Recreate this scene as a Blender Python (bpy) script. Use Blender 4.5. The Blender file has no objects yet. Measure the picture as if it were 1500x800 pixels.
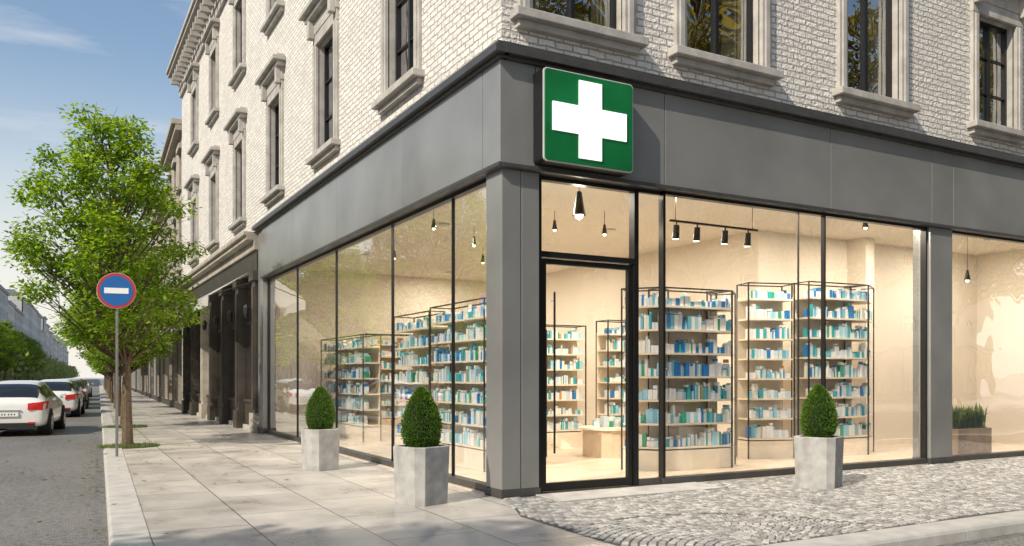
import bpy, bmesh, math, random
from mathutils import Vector, Matrix
random.seed(7)
R=random.random
U=random.uniform
scene=bpy.context.scene
scene.view_settings.view_transform='Standard'
scene.view_settings.look='None'
scene.view_settings.exposure=0
COL=scene.collection

# ---------------------------------------------------------------- materials
def newmat(name):
    m=bpy.data.materials.new(name); m.use_nodes=True
    nt=m.node_tree; b=nt.nodes['Principled BSDF']
    return m,nt,b
def N(nt,t,**k):
    n=nt.nodes.new(t)
    for a,v in k.items(): setattr(n,a,v)
    return n
def c4(c): return (c[0],c[1],c[2],1)
def simple(name,col,rough=.6,metal=0,var=.12,vscale=6,bump=.1,bscale=60,bdist=.004,spec=.5):
    m,nt,b=newmat(name); L=nt.links
    tc=N(nt,'ShaderNodeTexCoord')
    n1=N(nt,'ShaderNodeTexNoise'); n1.inputs['Scale'].default_value=vscale; n1.inputs['Detail'].default_value=6
    L.new(tc.outputs['Object'],n1.inputs['Vector'])
    mp=N(nt,'ShaderNodeMapRange'); mp.inputs['From Min'].default_value=.3; mp.inputs['From Max'].default_value=.7
    mp.inputs['To Min'].default_value=1-var; mp.inputs['To Max'].default_value=1+var
    L.new(n1.outputs['Fac'],mp.inputs['Value'])
    vm=N(nt,'ShaderNodeVectorMath',operation='SCALE'); vm.inputs[0].default_value=col
    L.new(mp.outputs[0],vm.inputs['Scale']); L.new(vm.outputs[0],b.inputs['Base Color'])
    b.inputs['Roughness'].default_value=rough; b.inputs['Metallic'].default_value=metal
    b.inputs['Specular IOR Level'].default_value=spec
    if bump>0:
        n2=N(nt,'ShaderNodeTexNoise'); n2.inputs['Scale'].default_value=bscale; n2.inputs['Detail'].default_value=4
        L.new(tc.outputs['Object'],n2.inputs['Vector'])
        bp=N(nt,'ShaderNodeBump'); bp.inputs['Strength'].default_value=bump; bp.inputs['Distance'].default_value=bdist
        L.new(n2.outputs['Fac'],bp.inputs['Height']); L.new(bp.outputs[0],b.inputs['Normal'])
    return m
def emis(name,col,s):
    m,nt,b=newmat(name)
    b.inputs['Base Color'].default_value=c4(col)
    b.inputs['Emission Color'].default_value=c4(col); b.inputs['Emission Strength'].default_value=s
    return m
def brickmat(name,c1,c2,cm,bw=.23,rh=.085,mort=.011,bs=.8,dist=.02,wob=.02,patch=(.3,.29,.27)):
    m,nt,b=newmat(name); L=nt.links
    tc=N(nt,'ShaderNodeTexCoord'); sp=N(nt,'ShaderNodeSeparateXYZ'); L.new(tc.outputs['Object'],sp.inputs[0])
    ad=N(nt,'ShaderNodeMath',operation='ADD'); L.new(sp.outputs[0],ad.inputs[0]); L.new(sp.outputs[1],ad.inputs[1])
    cb=N(nt,'ShaderNodeCombineXYZ'); L.new(ad.outputs[0],cb.inputs[0]); L.new(sp.outputs[2],cb.inputs[1])
    nz=N(nt,'ShaderNodeTexNoise'); nz.inputs['Scale'].default_value=5; nz.inputs['Detail'].default_value=3
    L.new(cb.outputs[0],nz.inputs['Vector'])
    ms=N(nt,'ShaderNodeVectorMath',operation='SUBTRACT'); L.new(nz.outputs['Color'],ms.inputs[0]); ms.inputs[1].default_value=(.5,.5,.5)
    sc=N(nt,'ShaderNodeVectorMath',operation='SCALE'); L.new(ms.outputs[0],sc.inputs[0]); sc.inputs['Scale'].default_value=wob*2
    av=N(nt,'ShaderNodeVectorMath',operation='ADD'); L.new(cb.outputs[0],av.inputs[0]); L.new(sc.outputs[0],av.inputs[1])
    br=N(nt,'ShaderNodeTexBrick'); L.new(av.outputs[0],br.inputs['Vector'])
    br.inputs['Scale'].default_value=1; br.inputs['Brick Width'].default_value=bw; br.inputs['Row Height'].default_value=rh
    br.inputs['Mortar Size'].default_value=mort; br.inputs['Mortar Smooth'].default_value=.45
    br.inputs['Color1'].default_value=c4(c1); br.inputs['Color2'].default_value=c4(c2); br.inputs['Mortar'].default_value=c4(cm)
    n2=N(nt,'ShaderNodeTexNoise'); n2.inputs['Scale'].default_value=1.3; n2.inputs['Detail'].default_value=9; n2.inputs['Roughness'].default_value=.7
    L.new(cb.outputs[0],n2.inputs['Vector'])
    mr=N(nt,'ShaderNodeMapRange'); mr.inputs['From Min'].default_value=.5; mr.inputs['From Max'].default_value=.75; mr.inputs['To Max'].default_value=.55
    L.new(n2.outputs['Fac'],mr.inputs['Value'])
    mx=N(nt,'ShaderNodeMix',data_type='RGBA'); L.new(mr.outputs[0],mx.inputs[0]); L.new(br.outputs['Color'],mx.inputs[6]); mx.inputs[7].default_value=c4(patch)
    L.new(mx.outputs[2],b.inputs['Base Color']); b.inputs['Roughness'].default_value=.75
    n3=N(nt,'ShaderNodeTexNoise'); n3.inputs['Scale'].default_value=22; n3.inputs['Detail'].default_value=5
    L.new(cb.outputs[0],n3.inputs['Vector'])
    mm=N(nt,'ShaderNodeMath',operation='MULTIPLY_ADD'); L.new(n3.outputs['Fac'],mm.inputs[0]); mm.inputs[1].default_value=1.1
    iv=N(nt,'ShaderNodeMath',operation='SUBTRACT'); iv.inputs[0].default_value=1; L.new(br.outputs['Fac'],iv.inputs[1])
    L.new(iv.outputs[0],mm.inputs[2])
    bp=N(nt,'ShaderNodeBump'); bp.inputs['Strength'].default_value=bs; bp.inputs['Distance'].default_value=dist
    L.new(mm.outputs[0],bp.inputs['Height']); L.new(bp.outputs[0],b.inputs['Normal'])
    return m
def glassmat(name,base=.07,tint=(1,1,1),wave=.02,rough=.0,expo=3.0):
    m=bpy.data.materials.new(name); m.use_nodes=True; nt=m.node_tree; nt.nodes.clear(); L=nt.links
    out=N(nt,'ShaderNodeOutputMaterial'); mix=N(nt,'ShaderNodeMixShader'); tr=N(nt,'ShaderNodeBsdfTransparent'); gl=N(nt,'ShaderNodeBsdfGlossy')
    tr.inputs[0].default_value=c4(tint); gl.inputs['Roughness'].default_value=rough; gl.inputs['Color'].default_value=(.95,.97,1,1)
    lw=N(nt,'ShaderNodeLayerWeight'); lw.inputs['Blend'].default_value=.5
    pw=N(nt,'ShaderNodeMath',operation='POWER'); L.new(lw.outputs['Facing'],pw.inputs[0]); pw.inputs[1].default_value=expo
    ma=N(nt,'ShaderNodeMath',operation='MULTIPLY_ADD'); L.new(pw.outputs[0],ma.inputs[0]); ma.inputs[1].default_value=1-base; ma.inputs[2].default_value=base
    L.new(ma.outputs[0],mix.inputs[0]); L.new(tr.outputs[0],mix.inputs[1]); L.new(gl.outputs[0],mix.inputs[2]); L.new(mix.outputs[0],out.inputs[0])
    tc=N(nt,'ShaderNodeTexCoord'); nz=N(nt,'ShaderNodeTexNoise'); nz.inputs['Scale'].default_value=1.2; nz.inputs['Detail'].default_value=1
    L.new(tc.outputs['Object'],nz.inputs['Vector'])
    bp=N(nt,'ShaderNodeBump'); bp.inputs['Strength'].default_value=1; bp.inputs['Distance'].default_value=wave
    L.new(nz.outputs['Fac'],bp.inputs['Height']); L.new(bp.outputs[0],gl.inputs['Normal'])
    return m
def add_transl(m,b,col_out,fac,mul,nt):
    L=nt.links
    out=nt.nodes['Material Output']; t=N(nt,'ShaderNodeBsdfTranslucent'); mx=N(nt,'ShaderNodeMixShader'); mx.inputs[0].default_value=fac
    vs=N(nt,'ShaderNodeVectorMath',operation='MULTIPLY'); vs.inputs[1].default_value=mul
    L.new(col_out,vs.inputs[0]); L.new(vs.outputs[0],t.inputs[0])
    L.new(b.outputs[0],mx.inputs[1]); L.new(t.outputs[0],mx.inputs[2]); L.new(mx.outputs[0],out.inputs[0])
def rampmat(name,stops,rough=.5,const=True,transl=0):
    m,nt,b=newmat(name); L=nt.links
    g=N(nt,'ShaderNodeNewGeometry'); cr=N(nt,'ShaderNodeValToRGB')
    cr.color_ramp.interpolation='CONSTANT' if const else 'LINEAR'
    e=cr.color_ramp.elements
    e[0].position=stops[0][0]; e[0].color=c4(stops[0][1]); e[1].position=stops[1][0]; e[1].color=c4(stops[1][1])
    for p,c in stops[2:]:
        x=e.new(p); x.color=c4(c)
    L.new(g.outputs['Random Per Island'],cr.inputs[0]); L.new(cr.outputs[0],b.inputs['Base Color'])
    b.inputs['Roughness'].default_value=rough
    if transl>0: add_transl(m,b,cr.outputs[0],transl,(3.4,2.8,1.0),nt)
    return m

M={}
M['brick']=brickmat('white_painted_brick',(.82,.78,.72),(.66,.63,.585),(.40,.375,.35),bw=.25,rh=.09,mort=.011,bs=1,dist=.026,wob=.024,patch=(.50,.475,.44))
M['brick_far']=brickmat('pale_brick',(.52,.46,.38),(.44,.39,.33),(.33,.30,.27),bs=.4)
M['stone']=simple('grey_limestone',(.40,.38,.35),.8,var=.2,vscale=4,bump=.5,bscale=45,bdist=.008)
M['stone_warm']=simple('warm_stone',(.36,.32,.27),.8,var=.25,vscale=3,bump=.4,bscale=30,bdist=.01)
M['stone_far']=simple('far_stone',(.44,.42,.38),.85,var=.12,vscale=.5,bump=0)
M['haze1']=simple('hazy_render_a',(.50,.50,.49),.9,var=.08,vscale=.2,bump=0)  # distance haze painted into the paler wall colours, both variants
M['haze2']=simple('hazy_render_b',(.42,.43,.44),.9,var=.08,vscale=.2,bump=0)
M['hazeglass']=simple('hazy_windows',(.20,.225,.25),.4,var=.1,bump=0)  # far glass and roofs, paled in colour to stand in for haze
M['metal']=simple('grey_coated_metal',(.265,.265,.26),.28,.3,var=.15,vscale=.9,bump=.25,bscale=2.2,bdist=.012)
M['metal_dk']=simple('dark_metal_trim',(.085,.083,.08),.4,.4,var=.15,bump=0)
M['black']=simple('black_frame',(.014,.014,.014),.35,.3,var=.1,bump=0)
M['frame_in']=simple('dark_shelf_frame',(.035,.033,.031),.4,.3,var=.1,bump=0)
M['glass']=glassmat('shop_glass',.08,(.99,.99,.98),.007,expo=1.9)
M['glass_up']=glassmat('window_glass',.38,(.75,.78,.78),.02,expo=2.5)
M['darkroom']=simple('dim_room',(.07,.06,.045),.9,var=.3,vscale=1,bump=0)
M['curtain']=simple('curtain_cloth',(.48,.40,.28),.9,var=.3,vscale=9,bump=.3)
M['plaster']=simple('cream_plaster',(.78,.71,.61),.8,var=.04,vscale=1,bump=.05)
M['ceiling']=simple('ceiling_paint',(.76,.70,.62),.85,var=.03,vscale=.8,bump=0)
M['wood']=simple('light_wood',(.55,.43,.31),.5,var=.12,vscale=5,bump=.05)
M['woodw']=simple('pale_shelf',(.80,.70,.56),.45,var=.06,vscale=5,bump=0)
M['darkwood']=simple('dark_shopfront_wood',(.05,.041,.034),.5,var=.3,vscale=3,bump=.1)
M['awning']=simple('awning_canvas',(.72,.71,.68),.85,var=.06,vscale=3,bump=0)
_m=M['awning']; _b=_m.node_tree.nodes['Principled BSDF']; add_transl(_m,_b,_b.inputs['Base Color'].links[0].from_socket,.45,(1,.98,.94),_m.node_tree)
M['concrete']=simple('concrete_pot',(.36,.355,.34),.85,var=.22,vscale=7,bump=.7,bscale=60,bdist=.008)
M['kerb']=simple('kerb_granite',(.44,.425,.40),.75,var=.16,vscale=4,bump=.4,bscale=50,bdist=.006)
M['soil']=simple('soil',(.05,.035,.02),.95,var=.4,vscale=20,bump=1,bscale=30,bdist=.03)
M['bark']=simple('tree_bark',(.12,.085,.055),.9,var=.35,vscale=14,bump=.9,bscale=35,bdist=.02)
M['leaf']=rampmat('tree_leaves',[(0,(.05,.11,.012)),(.35,(.09,.18,.018)),(.7,(.125,.22,.022)),(1,(.19,.28,.03))],.45,False,.55)
M['leaf_gold']=rampmat('golden_leaves',[(0,(.07,.09,.015)),(.5,(.16,.15,.025)),(1,(.26,.20,.04))],.5,False,.4)
M['leaf_far']=rampmat('far_leaves',[(0,(.15,.21,.09)),(1,(.25,.31,.15))],.7,False,.3)  # leaf colour lightened to carry the haze of distance
M['shrub']=rampmat('boxwood_leaves',[(0,(.02,.06,.008)),(.5,(.055,.13,.012)),(1,(.13,.24,.03))],.5,False,.25)
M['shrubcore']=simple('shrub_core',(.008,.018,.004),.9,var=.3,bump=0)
M['grass']=rampmat('grass_blades',[(0,(.05,.10,.02)),(1,(.12,.18,.05))],.6,False,.2)
M['litter']=rampmat('fallen_leaves',[(0,(.10,.11,.03)),(.5,(.18,.13,.05)),(1,(.12,.16,.04))],.7,False,0)
M['products']=rampmat('medicine_boxes',[(0,(.80,.80,.79)),(.36,(.58,.68,.74)),(.48,(.16,.45,.58)),(.57,(.02,.20,.52)),(.67,(.82,.80,.74)),(.78,(.04,.38,.42)),(.86,(.32,.60,.74)),(.95,(.04,.33,.18)),(.985,(.6,.28,.1))],.35)
M['cobble']=rampmat('granite_setts',[(0,(.18,.175,.17)),(.4,(.27,.265,.255)),(.75,(.37,.36,.34)),(1,(.50,.48,.45))],.45,False)
M['grout']=simple('sand_grout',(.085,.08,.075),.95,var=.3,vscale=10,bump=.5,bscale=120)
M['green']=simple('sign_green_panel',(.004,.14,.04),.3,var=.35,vscale=1.2,bump=0)
M['white_lit']=emis('lit_white_acrylic',(1,1,1),.7)
M['rim']=simple('sign_rim',(.55,.56,.55),.4,var=.05,bump=0)
M['post']=simple('galvanised_post',(.22,.22,.22),.45,.6,var=.15,bump=0)
M['warm']=emis('warm_bulb',(1,.84,.6),7)
M['carpaint']=simple('white_car_paint',(.74,.74,.73),.2,var=.02,bump=0)
M['carpaint'].node_tree.nodes['Principled BSDF'].inputs['Coat Weight'].default_value=.7
M['cargrey']=simple('grey_car_paint',(.25,.26,.28),.22,var=.02,bump=0)
M['carglass']=simple('car_glass',(.012,.015,.018),.06,var=.02,bump=0)
M['tyre']=simple('tyre_rubber',(.015,.015,.015),.8,var=.1,bump=0)
M['alloy']=simple('wheel_alloy',(.45,.45,.46),.3,.8,var=.05,bump=0)
M['red']=simple('tail_lamp_red',(.55,.02,.012),.2,var=.05,bump=0)
M['signred']=simple('sign_red',(.42,.03,.025),.4,var=.05,bump=0)
M['signblue']=simple('sign_blue',(.008,.11,.36),.4,var=.05,bump=0)
M['signwhite']=simple('sign_white',(.78,.78,.78),.4,var=.03,bump=0)
M['terra']=simple('wood_planter',(.36,.24,.15),.7,var=.15,bump=.2)

def pavemat():
    m,nt,b=newmat('stone_slab_paving'); L=nt.links
    tc=N(nt,'ShaderNodeTexCoord'); mp=N(nt,'ShaderNodeMapping'); mp.inputs['Rotation'].default_value=(0,0,math.radians(91)); mp.inputs['Location'].default_value=(.3,.2,0)
    L.new(tc.outputs['Object'],mp.inputs[0])
    br=N(nt,'ShaderNodeTexBrick'); L.new(mp.outputs[0],br.inputs['Vector']); br.inputs['Scale'].default_value=1
    br.inputs['Brick Width'].default_value=1.35; br.inputs['Row Height'].default_value=.92; br.inputs['Mortar Size'].default_value=.008; br.inputs['Mortar Smooth'].default_value=.2
    br.inputs['Color1'].default_value=(.55,.51,.46,1); br.inputs['Color2'].default_value=(.43,.405,.375,1); br.inputs['Mortar'].default_value=(.13,.12,.11,1)
    n=N(nt,'ShaderNodeTexNoise'); n.inputs['Scale'].default_value=.9; n.inputs['Detail'].default_value=10; n.inputs['Roughness'].default_value=.65; L.new(tc.outputs['Object'],n.inputs['Vector'])
    r=N(nt,'ShaderNodeMapRange'); r.inputs['From Min'].default_value=.3; r.inputs['From Max'].default_value=.7; r.inputs['To Min'].default_value=.74; r.inputs['To Max'].default_value=1.14; L.new(n.outputs['Fac'],r.inputs['Value'])
    v=N(nt,'ShaderNodeVectorMath',operation='SCALE'); L.new(br.outputs['Color'],v.inputs[0]); L.new(r.outputs[0],v.inputs['Scale']); L.new(v.outputs[0],b.inputs['Base Color'])
    r2=N(nt,'ShaderNodeMapRange'); r2.inputs['From Min'].default_value=.35; r2.inputs['From Max'].default_value=.65; r2.inputs['To Min'].default_value=.22; r2.inputs['To Max'].default_value=.5; L.new(n.outputs['Fac'],r2.inputs['Value']); L.new(r2.outputs[0],b.inputs['Roughness'])
    n3=N(nt,'ShaderNodeTexNoise'); n3.inputs['Scale'].default_value=60; n3.inputs['Detail'].default_value=4; L.new(tc.outputs['Object'],n3.inputs['Vector'])
    a=N(nt,'ShaderNodeMath',operation='MULTIPLY_ADD'); L.new(n3.outputs['Fac'],a.inputs[0]); a.inputs[1].default_value=.2
    s=N(nt,'ShaderNodeMath',operation='SUBTRACT'); s.inputs[0].default_value=1; L.new(br.outputs['Fac'],s.inputs[1]); L.new(s.outputs[0],a.inputs[2])
    bp=N(nt,'ShaderNodeBump'); bp.inputs['Strength'].default_value=.5; bp.inputs['Distance'].default_value=.008; L.new(a.outputs[0],bp.inputs['Height']); L.new(bp.outputs[0],b.inputs['Normal'])
    return m
M['pave']=pavemat()
def asphalt():
    m,nt,b=newmat('asphalt'); L=nt.links
    tc=N(nt,'ShaderNodeTexCoord')
    n=N(nt,'ShaderNodeTexNoise'); n.inputs['Scale'].default_value=.35; n.inputs['Detail'].default_value=9; L.new(tc.outputs['Object'],n.inputs['Vector'])
    v=N(nt,'ShaderNodeTexVoronoi'); v.inputs['Scale'].default_value=38; L.new(tc.outputs['Object'],v.inputs['Vector'])
    sp=N(nt,'ShaderNodeSeparateColor'); L.new(v.outputs['Color'],sp.inputs[0])
    a=N(nt,'ShaderNodeMath',operation='MULTIPLY_ADD'); L.new(sp.outputs[0],a.inputs[0]); a.inputs[1].default_value=.75; L.new(n.outputs['Fac'],a.inputs[2])
    cr=N(nt,'ShaderNodeValToRGB'); e=cr.color_ramp.elements; e[0].position=.3; e[0].color=(.045,.045,.047,1); e[1].position=1.; e[1].color=(.21,.20,.19,1)
    L.new(a.outputs[0],cr.inputs[0]); L.new(cr.outputs[0],b.inputs['Base Color']); b.inputs['Roughness'].default_value=.55
    bp=N(nt,'ShaderNodeBump'); bp.inputs['Strength'].default_value=.9; bp.inputs['Distance'].default_value=.012; L.new(v.outputs['Distance'],bp.inputs['Height']); L.new(bp.outputs[0],b.inputs['Normal'])
    return m
M['asphalt']=asphalt()
M['floor']=simple('shop_floor_boards',(.62,.52,.40),.3,var=.08,vscale=2,bump=0)

# ---------------------------------------------------------------- mesh builder
class MB:
    def __init__(s,mats): s.v=[];s.f=[];s.m=[];s.mats=mats
    def mi(s,k):
        if k not in s.mats: s.mats.append(k)
        return s.mats.index(k)
    def quad(s,pts,k):
        i=len(s.v); s.v+= [tuple(p) for p in pts]; s.f.append(tuple(range(i,i+len(pts)))); s.m.append(s.mi(k))
    def hexa(s,p,k):
        i=len(s.v); s.v+=[tuple(q) for q in p]; mi=s.mi(k)
        for f in ((0,3,2,1),(4,5,6,7),(0,1,5,4),(1,2,6,5),(2,3,7,6),(3,0,4,7)):
            s.f.append(tuple(i+a for a in f)); s.m.append(mi)
    def box(s,F,u0,u1,n0,n1,z0,z1,k):
        a=[(u0,n0),(u1,n0),(u1,n1),(u0,n1)]
        s.hexa([P(F,u,n,z0) for u,n in a]+[P(F,u,n,z1) for u,n in a],k)
    def fq(s,F,l,k): s.quad([P(F,*a) for a in l],k)
    def tube(s,pts,rad,k,sides=8,cap=True):
        pts=[Vector(p) for p in pts]; base=len(s.v); mi=s.mi(k)
        for j,p in enumerate(pts):
            d=(pts[min(j+1,len(pts)-1)]-pts[max(j-1,0)]).normalized()
            a=Vector((1,0,0)) if abs(d.x)<.8 else Vector((0,1,0))
            e1=d.cross(a).normalized(); e2=d.cross(e1)
            for q in range(sides):
                t=2*math.pi*q/sides
                s.v.append(tuple(p+(e1*math.cos(t)+e2*math.sin(t))*rad[j]))
        for j in range(len(pts)-1):
            for q in range(sides):
                a=base+j*sides+q; b2=base+j*sides+(q+1)%sides
                s.f.append((a,b2,b2+sides,a+sides)); s.m.append(mi)
        if cap:
            s.f.append(tuple(base+q for q in range(sides))[::-1]); s.m.append(mi)
            s.f.append(tuple(base+(len(pts)-1)*sides+q for q in range(sides))); s.m.append(mi)
    def obj(s,name,parent=None,bevel=0,smooth=False,recalc=True,loc=None):
        me=bpy.data.meshes.new(name); me.from_pydata(s.v,[],s.f)
        for k in s.mats: me.materials.append(M[k])
        me.polygons.foreach_set('material_index',s.m)
        if smooth: me.polygons.foreach_set('use_smooth',[True]*len(s.f))
        if recalc:
            bm=bmesh.new(); bm.from_mesh(me); bmesh.ops.recalc_face_normals(bm,faces=bm.faces); bm.to_mesh(me); bm.free()
        me.update()
        o=bpy.data.objects.new(name,me); COL.objects.link(o)
        if parent: o.parent=parent
        if loc: o.location=loc
        if bevel>0:
            b=o.modifiers.new('b','BEVEL'); b.width=bevel; b.segments=2; b.limit_method='ANGLE'
        return o
def P(F,u,n,z):
    o,d,w=F
    return (o[0]+d[0]*u+w[0]*n, o[1]+d[1]*u+w[1]*n, z)
def empty(name,loc=(0,0,0)):
    e=bpy.data.objects.new(name,None); COL.objects.link(e); e.location=loc; return e
FL=((0,0),(0,1),(-1,0)); FR=((0,0),(1,0),(0,-1)); FW=((0,0),(1,0),(0,1))
def wall(mb,F,u0,u1,z0,z1,ops,k,rev,rk,n=0):
    us=sorted(set([u0,u1]+[o[0] for o in ops]+[o[1] for o in ops])); zs=sorted(set([z0,z1]+[o[2] for o in ops]+[o[3] for o in ops]))
    for a,b in zip(us,us[1:]):
        for c,d in zip(zs,zs[1:]):
            cu=(a+b)/2; cz=(c+d)/2
            if any(o[0]<cu<o[1] and o[2]<cz<o[3] for o in ops): continue
            mb.fq(F,[(a,n,c),(b,n,c),(b,n,d),(a,n,d)],k)
    for o in ops:
        a,b,c,d=o
        mb.fq(F,[(a,n,c),(a,n-rev,c),(a,n-rev,d),(a,n,d)],rk); mb.fq(F,[(b,n,c),(b,n-rev,c),(b,n-rev,d),(b,n,d)],rk)
        mb.fq(F,[(a,n,c),(b,n,c),(b,n-rev,c),(a,n-rev,c)],rk); mb.fq(F,[(a,n,d),(b,n,d),(b,n-rev,d),(a,n-rev,d)],rk)
def window(mt,mg,F,a,b,c,d,hood=False,mull=1,bars=1,curt=True):
    w=.19
    mt.box(F,a-w,a,-.03,.06,c,d,'stone'); mt.box(F,b,b+w,-.03,.06,c,d,'stone')
    mt.box(F,a-w,b+w,-.03,.062,d,d+.22,'stone')
    mt.box(F,a-w+.05,a-.05,.05,.085,c+.03,d-.02,'stone'); mt.box(F,b+.05,b+w-.05,.05,.085,c+.03,d-.02,'stone')
    mt.box(F,a-w-.1,b+w+.1,-.03,.19,c-.11,c-.0,'stone'); mt.box(F,a-w-.03,b+w+.03,-.03,.10,c-.20,c-.11,'stone')
    if hood:
        mt.box(F,a-w-.02,b+w+.02,-.03,.075,d+.22,d+.5,'stone')
        mt.box(F,a-w-.14,b+w+.14,-.03,.2,d+.5,d+.6,'stone'); mt.box(F,a-w-.22,b+w+.22,-.03,.3,d+.6,d+.7,'stone'); mt.box(F,a-w-.12,b+w+.12,-.03,.18,d+.7,d+.78,'stone')
        for x in (a-w+.0,b+w-.14): mt.box(F,x,x+.14,.07,.19,d+.14,d+.5,'stone')
    t=.055
    fr='black'
    mg.box(F,a,a+t,-.20,-.12,c,d,fr); mg.box(F,b-t,b,-.20,-.12,c,d,fr); mg.box(F,a+t,b-t,-.20,-.12,c,c+t,fr); mg.box(F,a+t,b-t,-.20,-.12,d-t,d,fr)
    for i in range(mull):
        x=a+(b-a)*(i+1)/(mull+1); mg.box(F,x-.03,x+.03,-.198,-.11,c+t,d-t,fr)
    for i in range(bars):
        z=c+(d-c)*(.36 if bars==1 else (i+1)/(bars+1)); mg.box(F,a+t,b-t,-.196,-.125,z-.015,z+.015,fr)
    mg.fq(F,[(a,-.16,c),(b,-.16,c),(b,-.16,d),(a,-.16,d)],'glass_up')
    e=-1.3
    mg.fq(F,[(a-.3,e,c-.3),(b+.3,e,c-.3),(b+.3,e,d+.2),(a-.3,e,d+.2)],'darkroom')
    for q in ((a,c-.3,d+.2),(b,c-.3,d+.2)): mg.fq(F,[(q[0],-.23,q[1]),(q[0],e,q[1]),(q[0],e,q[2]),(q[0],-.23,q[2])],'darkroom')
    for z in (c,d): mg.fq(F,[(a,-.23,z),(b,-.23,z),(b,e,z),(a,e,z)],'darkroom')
    if curt:
        for (x0,x1) in ((a,a+(b-a)*U(.2,.36)),(b-(b-a)*U(.2,.36),b)):
            n=10
            for i in range(n):
                p=x0+(x1-x0)*i/n; q=x0+(x1-x0)*(i+1)/n
                mg.fq(F,[(p,-.28-.05*(i%2),c),(q,-.28-.05*((i+1)%2),c),(q,-.28-.05*((i+1)%2),d),(p,-.28-.05*(i%2),d)],'curtain')

# ================================================================ PHARMACY BUILDING
bld=empty('pharmacy_building')
LW=[(2.62,3.82),(6.6,7.8),(10.85,12.05),(15.2,16.4),(19.5,20.7),(23.8,25.0)]
RWn=[(.40,1.76,5.82,8.1),(2.80,4.18,5.82,8.1),(5.98,7.25,5.82,8.1),(9.32,10.42,5.82,7.72),(13.2,14.4,5.82,8.1),(17,18.2,5.82,8.1)]
LEN=28.2; RL=21; TOP=13.3
opsL=[(a,b,5.86,8.1) for a,b in LW]+[(a,b,10.1,12.2) for a,b in LW]
opsR=[o for o in RWn]+[(o[0],o[1],10.1,12.2) for o in RWn]
wm=MB([])
wall(wm,FL,0,LEN,5.2,TOP,opsL,'brick',.23,'stone'); wall(wm,FR,0,RL,5.2,TOP,opsR,'brick',.23,'stone')
wall(wm,((0,LEN),(1,0),(0,1)),0,RL,0,TOP,[],'brick',.1,'stone'); wall(wm,((RL,0),(0,1),(1,0)),0,LEN,0,TOP,[],'brick',.1,'stone')
wm.obj('brick_walls',bld,recalc=False)
mt=MB([]); mg=MB([])
for i,o in enumerate(opsL): window(mt,mg,FL,*o,hood=(i!=0),bars=2)
for i,o in enumerate(opsR): window(mt,mg,FR,*o,hood=(i==3 or i>5),bars=0 if i<3 else 2)
mt.obj('stone_window_surrounds',bld,bevel=.012); mg.obj('upper_windows',bld)
rc=MB([])
rc.box(FW,-.05,RL,-.05,LEN,TOP+.75,TOP+.95,'stone')
for F,l in ((FL,LEN),(FR,RL)):
    rc.box(F,-.1,l,-.1,.10,TOP-.25,TOP,'stone'); rc.box(F,-.35,l,-.1,.35,TOP+.35,TOP+.5,'stone'); rc.box(F,-.55,l,-.1,.55,TOP+.5,TOP+.62,'stone'); rc.box(F,-.6,l,-.1,.62,TOP+.62,TOP+.75,'stone')
    rc.box(F,-.1,l,-.1,.14,TOP,TOP+.35,'stone')
    x=.1
    while x<l-.3:
        rc.box(F,x,x+.16,.14,.48,TOP+.1,TOP+.35,'stone'); x+=.55
rc.obj('roof_cornice',bld)
# fascia
fa=MB([])
ZB,ZT=3.98,5.2
fa.box(FL,.0,13.3,-.2,-.02,ZB,ZT+.02,'black'); fa.box(FR,0.0,RL,-.2,-.02,ZB,ZT+.02,'black')
g=.006
lj=[-.05,.41,3.05,6.4,9.7,12.75]
for a,b in zip(lj,lj[1:]): fa.box(FL,a+g,b-g,-.02,.05,ZB,ZT,'metal')
rj=[-.05,.44,2.42,5.6,8.02,8.6,11.4,14.2,17.5,RL]
for a,b in zip(rj,rj[1:]): fa.box(FR,a+g if a>0 else a+.002,b-g,-.02,.05,ZB,ZT,'metal')
fa.box(FL,-.17,13.42,-.03,.17,5.24,5.33,'metal_dk'); fa.box(FL,-.10,13.36,-.03,.10,5.2,5.24,'metal_dk'); fa.box(FL,-.1,13.36,-.03,.10,5.33,5.40,'metal_dk')
fa.box(FR,-.03,RL,-.03,.172,5.24,5.332,'metal_dk'); fa.box(FR,-.03,RL,-.03,.102,5.2,5.24,'metal_dk'); fa.box(FR,-.03,RL,-.03,.102,5.332,5.402,'metal_dk')
fa.box(FL,-.09,12.75,-.22,.09,3.93,ZB,'metal_dk'); fa.box(FR,-.03,RL,-.22,.092,3.928,ZB,'metal_dk')
fa.obj('metal_fascia',bld,bevel=.006)
pl=MB([])
pl.box(FW,0,.26,0,.41,.1,3.93,'metal'); pl.box(FW,.272,.52,.004,.38,.1,3.928,'metal'); pl.box(FW,.255,.28,.02,.36,.1,3.925,'black')
pl.box(FW,-.015,.535,-.015,.425,-.01,.1,'metal_dk')
pl.box(FL,12.75,13.3,-.3,.03,.0,5.2,'metal'); pl.box(FL,12.72,13.33,-.3,.05,-.01,.15,'metal_dk')
pl.box(FR,8.02,8.6,-.3,.03,.1,3.928,'metal'); pl.box(FR,8.0,8.62,-.3,.045,-.01,.1,'metal_dk')
pl.box(FR,14.0,14.6,-.3,.03,.1,3.928,'metal'); pl.box(FR,14.6,RL,-.3,-.05,0,3.928,'metal')
pl.obj('metal_pillars',bld,bevel=.008)
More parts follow.
